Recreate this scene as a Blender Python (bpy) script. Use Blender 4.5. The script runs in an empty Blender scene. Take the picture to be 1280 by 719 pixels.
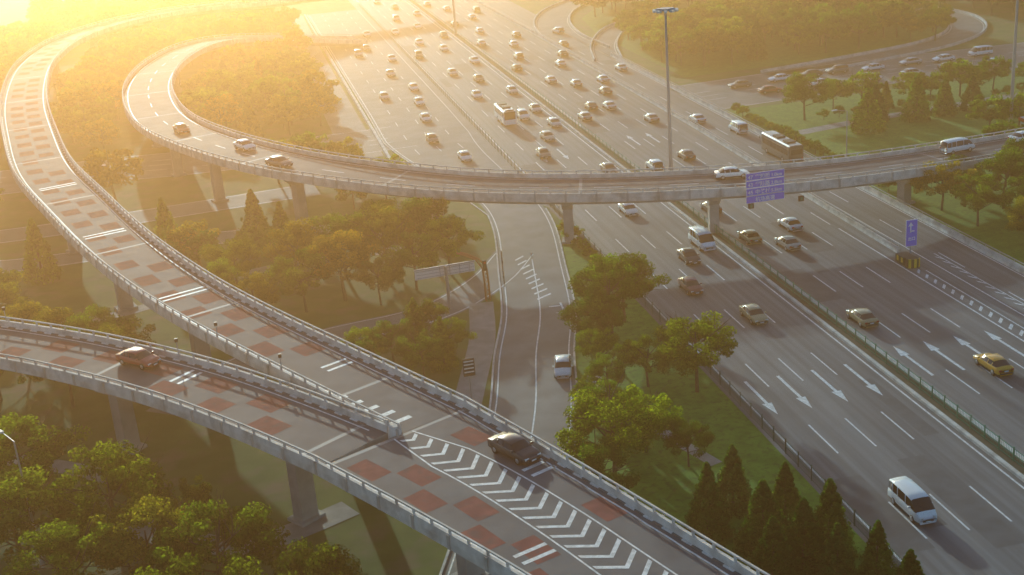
import bpy, math, random
import numpy as np
from mathutils import Vector, Matrix
random.seed(7); np.random.seed(7)
scene=bpy.context.scene
COL=scene.collection
# ------------------------------------------------------------------ materials
def new_mat(name):
    m=bpy.data.materials.new(name); m.use_nodes=True
    nt=m.node_tree; b=nt.nodes['Principled BSDF']; return m,nt,b
def noisy(name,c1,c2,scale=1.0,rough=0.8,detail=6,metal=0,bump=0.0,scale2=None,c3=None,stretch=None,lo=0.35,hi=0.65,spec=.3,streak=None):
    m,nt,b=new_mat(name)
    geo=nt.nodes.new('ShaderNodeNewGeometry')
    mp=nt.nodes.new('ShaderNodeMapping'); nt.links.new(geo.outputs['Position'],mp.inputs[0])
    if stretch: mp.inputs['Scale'].default_value=stretch
    n=nt.nodes.new('ShaderNodeTexNoise'); n.inputs['Scale'].default_value=scale; n.inputs['Detail'].default_value=detail
    nt.links.new(mp.outputs[0],n.inputs['Vector'])
    r=nt.nodes.new('ShaderNodeValToRGB'); r.color_ramp.elements[0].position=lo; r.color_ramp.elements[1].position=hi
    r.color_ramp.elements[0].color=(*c1,1); r.color_ramp.elements[1].color=(*c2,1)
    nt.links.new(n.outputs['Fac'],r.inputs[0]); out=r.outputs[0]
    if c3 is not None:
        n2=nt.nodes.new('ShaderNodeTexNoise'); n2.inputs['Scale'].default_value=scale2 or scale*8; n2.inputs['Detail'].default_value=4
        nt.links.new(geo.outputs['Position'],n2.inputs['Vector'])
        r2=nt.nodes.new('ShaderNodeValToRGB'); r2.color_ramp.elements[0].position=.5; r2.color_ramp.elements[1].position=.7
        nt.links.new(n2.outputs['Fac'],r2.inputs[0])
        mx=nt.nodes.new('ShaderNodeMix'); mx.data_type='RGBA'
        nt.links.new(r2.outputs[0],mx.inputs['Factor']); nt.links.new(out,mx.inputs['A']); mx.inputs['B'].default_value=(*c3,1); out=mx.outputs['Result']
    if streak:
        mp3=nt.nodes.new('ShaderNodeMapping'); mp3.inputs['Scale'].default_value=(1,.012,1); nt.links.new(geo.outputs['Position'],mp3.inputs[0])
        n3=nt.nodes.new('ShaderNodeTexNoise'); n3.inputs['Scale'].default_value=1.3; n3.inputs['Detail'].default_value=3; nt.links.new(mp3.outputs[0],n3.inputs['Vector'])
        r3=nt.nodes.new('ShaderNodeValToRGB'); r3.color_ramp.elements[0].position=.38; r3.color_ramp.elements[1].position=.62
        r3.color_ramp.elements[0].color=(.74,.74,.74,1); r3.color_ramp.elements[1].color=(1.15,1.14,1.12,1); nt.links.new(n3.outputs['Fac'],r3.inputs[0])
        m3=nt.nodes.new('ShaderNodeMix'); m3.data_type='RGBA'; m3.blend_type='MULTIPLY'; m3.inputs['Factor'].default_value=1
        nt.links.new(out,m3.inputs['A']); nt.links.new(r3.outputs[0],m3.inputs['B']); out=m3.outputs['Result']
    nt.links.new(out,b.inputs['Base Color']); b.inputs['Roughness'].default_value=rough; b.inputs['Metallic'].default_value=metal
    b.inputs['Specular IOR Level'].default_value=spec
    if bump:
        bm=nt.nodes.new('ShaderNodeBump'); bm.inputs['Strength'].default_value=bump; bm.inputs['Distance'].default_value=.1
        nt.links.new(n.outputs['Fac'],bm.inputs['Height']); nt.links.new(bm.outputs[0],b.inputs['Normal'])
    return m
def plain(name,c,rough=.5,metal=0):
    m,nt,b=new_mat(name); b.inputs['Base Color'].default_value=(*c,1); b.inputs['Roughness'].default_value=rough; b.inputs['Metallic'].default_value=metal
    return m
M={}
M['grass']=noisy('grass_mat',(.07,.115,.022),(.125,.165,.035),.25,.95,10,c3=(.17,.135,.075),scale2=.3)
M['lawn']=noisy('lawn_mat',(.09,.20,.016),(.15,.28,.028),.6,.95,10,c3=(.07,.13,.02),scale2=1.7)
M['asphalt']=noisy('asphalt_mat',(.14,.136,.142),(.18,.175,.178),.5,.72,8,c3=(.122,.118,.122),scale2=.09,stretch=(1,.05,1),spec=.4,streak=True)
M['patch']=noisy('asphalt_patch_mat',(.10,.097,.10),(.13,.126,.13),.7,.78,8,c3=(.09,.087,.09),scale2=.4)
M['asphalt_old']=noisy('asphalt_old_mat',(.18,.17,.162),(.235,.222,.212),.35,.8,8,c3=(.15,.141,.134),scale2=.12)
M['asphalt_deck']=noisy('asphalt_deck_mat',(.115,.11,.114),(.152,.146,.148),.4,.82,8,c3=(.175,.166,.162),scale2=.25,spec=.25)
M['paint']=noisy('road_paint_mat',(.56,.56,.54),(.82,.82,.8),2.5,.6,5)
M['red']=noisy('red_pad_mat',(.225,.085,.072),(.30,.115,.095),.9,.9,6,c3=(.18,.105,.095),scale2=1.2,spec=.1)
M['concrete']=noisy('concrete_mat',(.38,.355,.32),(.50,.475,.435),.6,.85,8,c3=(.28,.26,.23),scale2=.3,bump=.1)
M['parapet']=noisy('parapet_mat',(.52,.49,.445),(.68,.645,.595),.9,.8,8,c3=(.38,.355,.32),scale2=.6)
M['joint']=plain('joint_mat',(.27,.26,.25),.7)
M['kerbw']=noisy('kerb_white_mat',(.55,.55,.53),(.75,.75,.73),2,.6)
M['kerbk']=plain('kerb_dark_mat',(.15,.145,.14),.8)
M['steel']=plain('galvanised_steel_mat',(.42,.42,.42),.45,.6)
M['fgreen']=plain('green_fence_mat',(.03,.22,.12),.5)
M['dgreen']=plain('dark_green_fence_mat',(.02,.08,.05),.5)
M['soil']=noisy('soil_mat',(.06,.055,.035),(.10,.09,.06),.8,.95)
M['bark']=noisy('bark_mat',(.06,.045,.03),(.12,.09,.06),3,.9)
M['paving']=noisy('paving_mat',(.29,.265,.235),(.38,.35,.315),.7,.85,8,c3=(.23,.21,.185),scale2=.2)
M['blue']=plain('sign_blue_mat',(.015,.12,.72),.4)
M['white']=plain('sign_white_mat',(.8,.8,.8),.5)
M['grey']=plain('sign_back_mat',(.72,.72,.70),.6)
M['orange']=plain('orange_steel_mat',(.45,.15,.05),.5)
M['yellow']=plain('yellow_mat',(.7,.45,.03),.5)
M['black']=plain('black_mat',(.02,.02,.02),.6)
M['redp']=plain('red_paint_mat',(.55,.03,.02),.5)
M['glass']=plain('car_glass_mat',(.012,.014,.018),.08)
M['tyre']=plain('tyre_mat',(.02,.02,.02),.8)
M['rim']=plain('rim_mat',(.45,.45,.46),.3,.8)
M['head']=plain('headlight_mat',(.75,.75,.72),.15)
M['tail']=plain('taillight_mat',(.45,.01,.01),.2)
M['trim']=plain('trim_mat',(.025,.025,.027),.6)
M['lamp']=plain('lamp_glass_mat',(.7,.7,.66),.3)
PA={}
def paint(name,c,rough=.28,metal=0.0):
    m,nt,b=new_mat('paint_'+name); b.inputs['Base Color'].default_value=(*c,1); b.inputs['Roughness'].default_value=rough; b.inputs['Metallic'].default_value=metal
    b.inputs['Coat Weight'].default_value=.6; b.inputs['Coat Roughness'].default_value=.08
    PA[name]=m
paint('white',(.80,.80,.79)); paint('silver',(.46,.47,.48),.3,.5); paint('black',(.025,.025,.028)); paint('grey',(.14,.14,.145),.3,.4)
paint('red',(.34,.035,.03)); paint('darkred',(.18,.02,.025)); paint('tan',(.42,.33,.17)); paint('taxi',(.75,.38,.03)); paint('blue',(.05,.09,.2)); paint('beige',(.5,.45,.36)); paint('bus',(.10,.085,.08))
def leaf_mat():
    m=bpy.data.materials.new('leaf_mat'); m.use_nodes=True; nt=m.node_tree; nt.nodes.clear()
    out=nt.nodes.new('ShaderNodeOutputMaterial'); at=nt.nodes.new('ShaderNodeAttribute'); at.attribute_name='tint'
    oi=nt.nodes.new('ShaderNodeObjectInfo')
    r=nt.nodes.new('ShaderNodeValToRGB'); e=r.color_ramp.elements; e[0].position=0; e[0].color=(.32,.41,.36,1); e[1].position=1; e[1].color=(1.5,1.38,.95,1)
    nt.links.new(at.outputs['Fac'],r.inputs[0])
    mx=nt.nodes.new('ShaderNodeMix'); mx.data_type='RGBA'; mx.blend_type='MULTIPLY'; mx.inputs['Factor'].default_value=1
    nt.links.new(oi.outputs['Color'],mx.inputs['A']); nt.links.new(r.outputs[0],mx.inputs['B'])
    d=nt.nodes.new('ShaderNodeBsdfDiffuse'); t=nt.nodes.new('ShaderNodeBsdfTranslucent'); ms=nt.nodes.new('ShaderNodeMixShader'); ms.inputs[0].default_value=.48
    nt.links.new(mx.outputs['Result'],d.inputs[0]); 
    m2=nt.nodes.new('ShaderNodeMix'); m2.data_type='RGBA'; m2.blend_type='MULTIPLY'; m2.inputs['Factor'].default_value=1
    nt.links.new(mx.outputs['Result'],m2.inputs['A']); m2.inputs['B'].default_value=(2.1,2.0,.6,1)
    nt.links.new(m2.outputs['Result'],t.inputs[0])
    nt.links.new(d.outputs[0],ms.inputs[1]); nt.links.new(t.outputs[0],ms.inputs[2]); nt.links.new(ms.outputs[0],out.inputs[0])
    return m
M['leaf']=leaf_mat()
# ------------------------------------------------------------------ mesh builder
class MB:
    def __init__(s,mats): s.v=[];s.f=[];s.m=[];s.mats=mats
    def idx(s,k): return s.mats.index(k)
    def quad(s,pts,mat):
        n=len(s.v); s.v+= [tuple(p) for p in pts]; s.f.append(tuple(range(n,n+len(pts)))); s.m.append(s.idx(mat))
    def box(s,c,sz,mat,rot=0,taper=1.0):
        cx,cy,cz=c; hx,hy,hz=sz[0]/2,sz[1]/2,sz[2]/2; co,si=math.cos(rot),math.sin(rot); n=len(s.v)
        for dz,k in ((-hz,1),(hz,taper)):
            for dx,dy in ((-hx*k,-hy*k),(hx*k,-hy*k),(hx*k,hy*k),(-hx*k,hy*k)):
                s.v.append((cx+dx*co-dy*si,cy+dx*si+dy*co,cz+dz))
        for f in ((0,3,2,1),(4,5,6,7),(0,1,5,4),(1,2,6,5),(2,3,7,6),(3,0,4,7)):
            s.f.append(tuple(n+i for i in f)); s.m.append(s.idx(mat))
    def tube(s,p0,p1,r0,r1,mat,n=8,cap=True):
        p0=Vector(p0);p1=Vector(p1); d=(p1-p0).normalized(); a=d.orthogonal().normalized(); b=d.cross(a); k=len(s.v)
        for p,r in ((p0,r0),(p1,r1)):
            for i in range(n):
                t=2*math.pi*i/n; s.v.append(tuple(p+a*r*math.cos(t)+b*r*math.sin(t)))
        for i in range(n):
            j=(i+1)%n; s.f.append((k+i,k+j,k+n+j,k+n+i)); s.m.append(s.idx(mat))
        if cap:
            s.f.append(tuple(k+n-1-i for i in range(n))); s.m.append(s.idx(mat)); s.f.append(tuple(k+n+i for i in range(n))); s.m.append(s.idx(mat))
    def mesh(s,name,smooth=False):
        me=bpy.data.meshes.new(name); me.from_pydata(s.v,[],s.f)
        for k in s.mats: me.materials.append(M[k])
        me.polygons.foreach_set('material_index',s.m)
        if smooth: me.polygons.foreach_set('use_smooth',[True]*len(s.f))
        me.update(); return me
    def obj(s,name,smooth=False):
        o=bpy.data.objects.new(name,s.mesh(name,smooth)); COL.objects.link(o); return o
def catmull(pts,step=1.5):
    P=[Vector(p) for p in pts]; P=[P[0]*2-P[1]]+P+[P[-1]*2-P[-2]]; out=[]
    for i in range(1,len(P)-2):
        n=max(2,int((P[i+1]-P[i]).length/.4))
        for k in range(n):
            t=k/n; out.append(.5*((2*P[i])+(P[i+1]-P[i-1])*t+(2*P[i-1]-5*P[i]+4*P[i+1]-P[i+2])*t*t+(-P[i-1]+3*P[i]-3*P[i+1]+P[i+2])*t**3))
    out.append(P[-2]); return resample(out,step)
def resample(pl,step=None,count=None):
    d=[0]
    for a,b in zip(pl,pl[1:]): d.append(d[-1]+(b-a).length)
    L=d[-1]; n=count or max(2,int(L/step)+1); out=[];j=0
    for i in range(n):
        s=L*i/(n-1)
        while j<len(d)-2 and d[j+1]<s: j+=1
        t=(s-d[j])/max(1e-6,d[j+1]-d[j]); out.append(pl[j].lerp(pl[j+1],min(1,max(0,t))))
    return out
def smooth(pl,it=4):
    for _ in range(it): pl=[pl[0]]+[(pl[i-1]+pl[i]*2+pl[i+1])/4 for i in range(1,len(pl)-1)]+[pl[-1]]
    return pl
def normals(pl):
    out=[]
    for i in range(len(pl)):
        d=pl[min(i+1,len(pl)-1)]-pl[max(i-1,0)]; d.z=0; d.normalize(); out.append(Vector((-d.y,d.x,0)))
    return out
def offset(pl,t):
    N=normals(pl); return [p+n*(t if not callable(t) else t(i/(len(pl)-1))) for i,(p,n) in enumerate(zip(pl,N))]
class Ribbon:
    """road strip: L edge list & R edge list (3D)"""
    def __init__(s,L,R):
        s.L=L;s.R=R;s.C=[(a+b)/2 for a,b in zip(L,R)]
        s.d=[0]
        for a,b in zip(s.C,s.C[1:]): s.d.append(s.d[-1]+(b-a).length)
        s.len=s.d[-1]
    def at(s,S,t,dz=0):   # t metres to the left of centre
        S=min(max(S,0),s.len)
        lo,hi=0,len(s.d)-1
        while hi-lo>1:
            m=(lo+hi)//2
            if s.d[m]<=S: lo=m
            else: hi=m
        j=lo; k=(S-s.d[j])/max(1e-6,s.d[j+1]-s.d[j])
        l=s.L[j].lerp(s.L[j+1],k); r=s.R[j].lerp(s.R[j+1],k); c=(l+r)/2; w=(l-r); wl=w.length
        p=c+w*(t/wl); return Vector((p.x,p.y,p.z+dz))
    def width(s,S):
        j=min(range(len(s.d)),key=lambda i:abs(s.d[i]-S)); return (s.L[j]-s.R[j]).length
    def heading(s,S):
        d=s.at(S+1,0)-s.at(S-1,0); return math.atan2(d.y,d.x)
def strip(mb,rb,s0,s1,t0,t1,dz,mat,step=2.0):
    n=max(1,int(math.ceil((s1-s0)/step)))
    for i in range(n):
        a=s0+(s1-s0)*i/n; b=s0+(s1-s0)*(i+1)/n
        mb.quad([rb.at(a,t1,dz),rb.at(a,t0,dz),rb.at(b,t0,dz),rb.at(b,t1,dz)],mat)
def surface(mb,rb,dz,mat,inset=0):
    for i in range(len(rb.L)-1):
        up=Vector((0,0,dz)); mb.quad([rb.L[i]+up,rb.R[i]+up,rb.R[i+1]+up,rb.L[i+1]+up],mat)
def sweep(mb,pl,prof,mat,N=None,caps=True):
    N=N or normals(pl); n=len(prof); k=len(mb.v)
    for p,nn in zip(pl,N):
        for t,z in prof: q=p+nn*t; mb.v.append((q.x,q.y,q.z+z))
    for i in range(len(pl)-1):
        for j in range(n):
            a=k+i*n+j;b=k+i*n+(j+1)%n; mb.f.append((a,b,b+n,a+n)); mb.m.append(mb.idx(mat))
    if caps:
        mb.f.append(tuple(k+j for j in range(n))); mb.m.append(mb.idx(mat)); e=k+(len(pl)-1)*n
        mb.f.append(tuple(e+n-1-j for j in range(n))); mb.m.append(mb.idx(mat))
def girder(mb,rb,depth=1.6):
    prof=[(0,-.004),(1,-.004),(1,-.5),(.80,-.75),(.74,-depth),(.26,-depth),(.20,-.75),(0,-.5)]
    n=len(prof);k=len(mb.v)
    for l,r in zip(rb.L,rb.R):
        for f,z in prof: q=r.lerp(l,f); mb.v.append((q.x,q.y,q.z+z))
    for i in range(len(rb.L)-1):
        for j in range(n):
            a=k+i*n+j;b=k+i*n+(j+1)%n; mb.f.append((a,b,b+n,a+n)); mb.m.append(mb.idx('concrete'))
    for e in (k,k+(len(rb.L)-1)*n): mb.f.append(tuple(e+j for j in range(n))); mb.m.append(mb.idx('concrete'))
# ------------------------------------------------------------------ ground
mb=MB(['grass']); mb.quad([(-3000,-1500,0),(3000,-1500,0),(3000,5000,0),(-3000,5000,0)],'grass'); mb.obj('ground')
def flat(name,poly,mat,z):
    mb=MB([mat]); mb.quad([(x,y,z) for x,y in poly],mat); return mb.obj(name)
def line_ribbon(pts,w,z,step=3):
    pl=catmull([(x,y,z) for x,y in pts],step); wf=w if callable(w) else (lambda f:w)
    return Ribbon(offset(pl,lambda f:wf(f)/2),offset(pl,lambda f:-wf(f)/2))
YN,YF=-60,1100
flat('highway_road',[(42.0,YN),(87,YN),(87,YF),(42.0,YF)],'asphalt',.012)
flat('road_verge',[(40.6,182),(42.6,176),(42.6,YF),(40.6,YF)],'asphalt_old',.008)
pr_=random.Random(21); mb=MB(['patch'])
for xc in (45,48.4,52.1,55.8,62.4,65.8,69.3,72.8,83.3):
    y=70+pr_.uniform(0,40)
    while y<380:
        l=pr_.uniform(4,16); w=pr_.choice((1.5,2.6,3.2))/2; xo=xc+pr_.uniform(-.15,.15); mb.quad([(xo-w,y,.016),(xo+w,y,.016),(xo+w,y+l,.016),(xo-w,y+l,.016)],'patch'); y+=l+pr_.uniform(35,110)
mb.obj('road_repair_patch')
mk=MB(['paint','yellow'])
def rect(x0,x1,y0,y1,z=.02,mat='paint'): mk.quad([(x0,y0,z),(x1,y0,z),(x1,y1,z),(x0,y1,z)],mat)
def dashes(x,y0,y1,w=.16,L=6,P=15,ph=0):
    y=y0+ph
    while y<y1: rect(x-w/2,x+w/2,y,y+L); y+=P
for x,ph in ((46.6,3),(50.25,3),(53.9,3)): dashes(x,30,560,.17,6,15,ph)
for x in (43.25,57.7): rect(x-.1,x+.1,0,560)
for x,ph in ((64.1,9),(67.55,9),(71.05,9)): dashes(x,30,560,.17,6,15,ph)
rect(60.65,60.85,0,560)
dashes(74.6,148,560,.17,6,15,4)
rect(74.75,74.95,0,150)
dashes(81.3,20,330,.17,6,15,5)
rect(85.5,85.68,0,330); rect(78.7,78.88,0,330)
def arrow(x,ytip,ytail,w=.16,hw=.5,hl=2.6):
    s=1 if ytip>ytail else -1
    rect(x-w,x+w,min(ytip-s*hl,ytail),max(ytip-s*hl,ytail))
    mk.quad([(x-hw,ytip-s*hl,.02),(x+hw,ytip-s*hl,.02),(x,ytip,.02)][::s],'paint')
for x in (44.9,48.4,52.1,55.7): arrow(x,102,110)
for x in (62.3,65.7,69.2,72.8): arrow(x,112.3,104.3)
for x in (48.4,52.1): arrow(x,203,211)
for x in (65.7,69.2): arrow(x,214,206)
def hatch(x0a,x1a,x0b,x1b,ya,yb,pitch=1.9,w=.55,sl=1.0):
    y=ya
    while y<yb:
        f=(y-ya)/(yb-ya); x0=x0a+(x0b-x0a)*f; x1=x1a+(x1b-x1a)*f
        mk.quad([(x0,y,.02),(x1,y+sl,.02),(x1,y+sl+w,.02),(x0,y+w,.02)],'paint'); y+=pitch
hatch(75.1,76.6,75.5,76.2,60,131)
hatch(79.2,80.3,80.2,80.6,70,136,1.9,.5,-1.0)
rect(76.7,76.85,60,131); rect(80.6,80.75,60,136)
slip_pl=catmull([(33,420,.016),(33,330,.016),(33,260,.016),(33,225,.016),(35.4,200,.016),(37.2,184,.016),(36.4,170,.016),(33.2,152,.016),(30.3,137,.016),(26.8,125,.016),(23.5,112,.016),(18.5,97,.016),(12,80,.016),(5,62,.016)],2)
def sw(f): return 16.5 if f<.52 else (16.5-8*(min(1,(f-.52)/.13)))
slip=Ribbon(offset(slip_pl,lambda f:sw(f)/2),offset(slip_pl,lambda f:-sw(f)/2))
o=MB(['asphalt_old']); surface(o,slip,0,'asphalt_old'); o.obj('slip_road')
def edge_line(rb,side,inset,s0,s1,w=.14,dz=.006,mb_=None,mat='paint'):
    mb_=mb_ or mk; st=2.;n=int((s1-s0)/st)
    for i in range(n):
        a=s0+i*st;b=a+st; wa=rb.width(a)/2-inset;wb=rb.width(b)/2-inset
        mb_.quad([rb.at(a,side*wa+w/2,dz),rb.at(a,side*wa-w/2,dz),rb.at(b,side*wb-w/2,dz),rb.at(b,side*wb+w/2,dz)],mat)
edge_line(slip,1,.5,2,slip.len-4); edge_line(slip,-1,.5,2,slip.len-4)
def dash_ribbon(rb,t,s0,s1,L=4,P=10,w=.15,dz=.006,mb_=None):
    s=s0
    while s<s1: strip(mb_ or mk,rb,s,s+L,t-w/2,t+w/2,dz,'paint'); s+=P
for t in (-4,0,4): dash_ribbon(slip,t,4,200,4,12)
dash_ribbon(slip,.2,262,slip.len-40,60,61)
for i in range(9):
    y=141+i*1.9; mk.quad([(31.2+.10*i,y,.024),(33.2+.02*i,y+1.2,.024),(33.2+.02*i,y+1.65,.024),(31.2+.10*i,y+.45,.024)],'paint')
mk.quad([(33.0,135.5,.024),(33.25,135.5,.024),(33.6,139,.024),(33.35,139,.024)],'paint')
mk.quad([(33.2,138.2,.0242),(33.2,137.9,.0242),(31.9,138.1,.0242),(31.9,138.4,.0242)],'paint')
mk.quad([(33.2,134.9,.024),(34.3,136,.024),(32.1,136,.024)],'paint')
mk.obj('road_marking')
kb=MB(['parapet'])
for side in(offset(slip.L,.1),offset(slip.R,-.1)): sweep(kb,[Vector((p.x,p.y,0)) for p in side if p.y<178 or p.x<30],[(-.1,-.05),(.1,-.05),(.1,.15),(-.1,.15)],'parapet')
kb.obj('road_kerb')
fr=line_ribbon([(20,420),(19.5,330),(19.5,250),(20,222)],6.5,.018); o=MB(['asphalt_old']); surface(o,fr,0,'asphalt_old'); o.obj('frontage_road')
mb=MB(['parapet'])
sweep(mb,[Vector((23.8,y,0)) for y in range(214,420,4)],[(-.35,-.05),(.35,-.05),(.25,.55),(-.25,.55)],'parapet')
mb.obj('concrete_barrier')
for nm,pts,w in (('cross_street',[(-300,243),(-60,240),(-7,236),(20,235),(32,236)],19),('cross_street',[(86,236),(98,237),(128,239),(170,236),(320,232)],25),
                 ('side_street',[(-250,206),(-60,203),(-25,203),(10,206)],8),('side_street',[(-200,200),(-60,190),(-34,186),(-8,186),(12,180),(26,172)],6.5),('path_road',[(33,160),(27,150),(18,142),(6,139.5),(-4,135),(-12,125)],6),
                 ('curved_ramp_road',[(166,330),(172,305),(173,285),(165,268),(150,257),(128,251),(108,247)],8),
                 ('curved_ramp_road',[(84,300),(83.5,325),(88,352),(98,374),(118,394),(150,405)],9.5),
                 ('curved_ramp_road',[(84,285),(89,305),(98,325),(108,335),(118,338)],6)):
    rb=line_ribbon(pts,w,.02 if nm!='path_road' else .022); o=MB(['asphalt_old','paint']); surface(o,rb,0,'asphalt_old')
    edge_line(rb,1,.4,1,rb.len-3,mb_=o); edge_line(rb,-1,.4,1,rb.len-3,mb_=o)
    if w>12:
        for t in (-3.6,0,3.6): dash_ribbon(rb,t,2,rb.len-6,4,10,mb_=o)
    o.obj(nm)
    if nm=='curved_ramp_road':
        o=MB(['parapet'])
        for sd in (offset(rb.L,.2),offset(rb.R,-.2)): sweep(o,[Vector((p.x,p.y,0)) for p in sd],[(-.15,-.05),(.15,-.05),(.15,.6),(-.15,.6)],'parapet')
        o.obj('concrete_barrier')
for nm,pts,w in (('footpath',[(24.6,143),(22.5,132),(19.2,121),(15.5,109)],3.0),('footpath',[(92,200),(110,203),(150,206),(220,205)],3.0),('footpath',[(-16,104),(-8,97),(-3,96),(4,99)],3.0),('footpath',[(36,95),(33,105),(31,118)],1.3),('footpath',[(-60,166),(-40,160),(-20,158),(0,168),(20,168)],2.5),('footpath',[(-40,125),(-30,122),(-22,117),(-14,110)],2.2)):
    rb=line_ribbon(pts,w,.03); o=MB(['paving']); surface(o,rb,0,'paving'); o.obj(nm)
flat('lawn',[(42.1,60),(42.1,172),(41.2,168),(37.2,150),(34.4,138),(30.6,122),(27.4,112),(22,99),(14,80),(24,60)],'lawn',.006)
flat('lawn',[(87.4,100),(200,100),(200,222),(87.4,222)],'lawn',.006)
flat('lawn',[(92,256),(160,258),(165,300),(150,395),(112,380),(96,350),(92,320)],'lawn',.006)
# ------------------------------------------------------------------ median, fences, barriers
mb=MB(['parapet','soil'])
for x in (58.45,60.2): sweep(mb,[Vector((x,y,0)) for y in range(0,700,20)],[(-.22,-.02),(.22,-.02),(.2,.28),(-.2,.28)],'parapet')
mb.quad([(58.67,0,.16),(59.98,0,.16),(59.98,680,.16),(58.67,680,.16)],'soil'); mb.obj('median_kerb')
def fence(name,x,y0,y1,mat,h=1.15,post=2.4,base=.16,bars=.3,barend=230):
    mb=MB([mat]); y=y0
    while y<=y1: mb.box((x,y,base+h/2+.05),(.09,.09,h+.1),mat); mb.box((x,y,base+h+.14),(.13,.13,.06),mat); y+=post
    for z in (.15,h*.55,h): mb.box((x,(y0+y1)/2,base+z),(.05,y1-y0,.06),mat)
    y=y0
    while y<min(y1,barend): mb.box((x,y,base+h*.5+.05),(.022,.03,h*.86),mat); y+=bars
    return mb.obj(name)
fence('median_fence',59.35,40,560,'fgreen',1.2,2.2,.16,.24,220)
fence('roadside_fence',42.35,40,430,'dgreen',1.35,2.6,.0,.22,180)
def barrier(name,pts,h=.85,post=3,mat='parapet',rail=True):
    mb=MB([mat,'steel']); pl=[Vector((x,y,0)) for x,y in pts]; pl=resample(pl,post)
    sweep(mb,pl,[(-.28,-.02),(.28,-.02),(.14,.3),(.12,h),(-.12,h),(-.14,.3)],mat)
    if rail:
        for p in pl: mb.box((p.x,p.y,h+.14),(.07,.07,.3),'steel')
        sweep(mb,pl,[(-.05,h+.28),(.05,h+.28),(.05,h+.36),(-.05,h+.36)],'steel')
    return mb.obj(name)
barrier('concrete_barrier',[(77.0,138),(77.4,165),(78.2,212),(78.3,330),(77,420)],.7)
barrier('concrete_barrier',[(86.1,40),(86.1,120),(86.2,240),(86.2,290)],.85)
# ------------------------------------------------------------------ elevated ramps
Z9=9.
lI=[(62,398),(32,390),(11,385),(-8,388),(-26,375),(-37,351),(-40.5,320),(-39.5,292),(-36.6,263),(-32,234),(-27,207),(-20.6,184),(-13.6,160),(-6.6,140.3),(-.2,125.6),(6,113.2),(14.6,96.2)]
E=smooth(catmull([(x,y,Z9) for x,y in lI],1.5),10)
W=offset(E,lambda f:-(9.2-2.1*max(0,(f-.72)/.28)))
W=smooth(W,20)
A=Ribbon(E,W)     # travelling towards the junction: left=east
bB=[(-75,150),(-55,141),(-38,132),(-26.5,123.1),(-18.3,115.3),(-10.8,107),(-4.1,98),(1.4,89.8)]
S=smooth(catmull([(x,y,Z9) for x,y in bB],1.5),6)
N_=offset(S,lambda f:8.3-.6*f); B=Ribbon(N_,S)
Ce=resample(catmull([(14.6,96.2,Z9),(19.4,84.3,Z9),(22.9,75.2,Z9),(26.5,65.6,Z9),(31,54,Z9),(35,43,Z9),(39,30,Z9)],1),count=50)
Cw=resample(catmull([(1.4,89.8,Z9),(6.6,80.6,Z9),(12,70.5,Z9),(16.5,61,Z9),(21,51,Z9),(25,40,Z9),(29,27,Z9)],1),count=50)
C=Ribbon(Ce,Cw)
Ec=[(34,350,.9),(24,347.5,2.6),(12,342.5,5.0),(0,334,7.2),(-9,323,8),(-15.7,301,8.1),(-18,276,8.3),(-16.7,251,8.5),(-13.2,230,8.8),(-7,210,9.4),(1.5,190.5,10),(10.8,177.5,9.9),(25,166.5,8.8),(39.5,161.3,7.6),(55,157,7.0),(69,154.6,6.6),(80,155,6.1),(91,157,5.4),(102,158.7,5.0),(115,161,4.6),(150,168,3.6),(200,178,2.4)]
Epl=smooth(catmull(Ec,1.5),10); EL=offset(Epl,5.0); ER=offset(Epl,-5.0); R3=Ribbon(EL,ER)
def ramp(name,rb,edges,marks):
    mb=MB(['concrete','asphalt_deck','paint','red','joint','parapet','steel','kerbw','kerbk'])
    girder(mb,rb); surface(mb,rb,0,'asphalt_deck')
    for side in edges:
        src=rb.L if side>0 else rb.R
        pl=[p-n*(.18*side) for p,n in zip(src,normals(src))]
        sweep(mb,pl,[(-.19,-.55),(.19,-.55),(.19,.05),(.12,.62),(-.12,.62),(-.19,.05)],'parapet')
        r=resample(pl,2.0)
        for p,n in zip(r,normals(r)): mb.box((p.x,p.y,p.z+.80),(.14,.16,.40),'parapet',math.atan2(n.y,n.x)); 
        sweep(mb,pl,[(-.07,.96),(.07,.96),(.07,1.08),(-.07,1.08)],'parapet')
        r=resample(pl,4.0)
        for p,n in zip(r,normals(r)): q=p+n*(.20*side); mb.box((q.x,q.y,q.z+.02),(.10,.28,1.1),'concrete',math.atan2(n.y,n.x))
    marks(mb,rb)
    return mb.obj(name)
prand=random.Random(3)
def pads(mb,rb,s0,s1,w_lane,pitch=7.2,L=3.7,off=0):
    s=s0;k=0
    while s<s1:
        if prand.random()<.88:
            t=off+(w_lane/2+.1)*(1 if k%2 else -1); l=L*prand.uniform(.78,1.0)
            strip(mb,rb,s,s+l,t-w_lane/2+.15,t+w_lane/2-.15,.004,'red',1.3)
        s+=pitch/2; k+=1
def white_dash_kerb(mb,rb,side,s0,s1,ins=.46):
    s=s0;k=0
    while s<s1:
        w=rb.width(s)/2-ins; a=rb.at(s,side*w); b=rb.at(s+1,side*w); 
        mb.box(((a.x+b.x)/2,(a.y+b.y)/2,a.z+.05),(1.0,.15,.10),'kerbw' if k%2 else 'kerbk',math.atan2(b.y-a.y,b.x-a.x)); s+=1; k+=1
def bars(mb,rb,s,t0,t1):
    for d in (0,1.1): strip(mb,rb,s+d,s+d+.38,t0,t1,.008,'paint')
def joint(mb,rb,s):
    w=rb.width(s)/2-.4; strip(mb,rb,s,s+.45,-w,w,.006,'joint')
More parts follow.
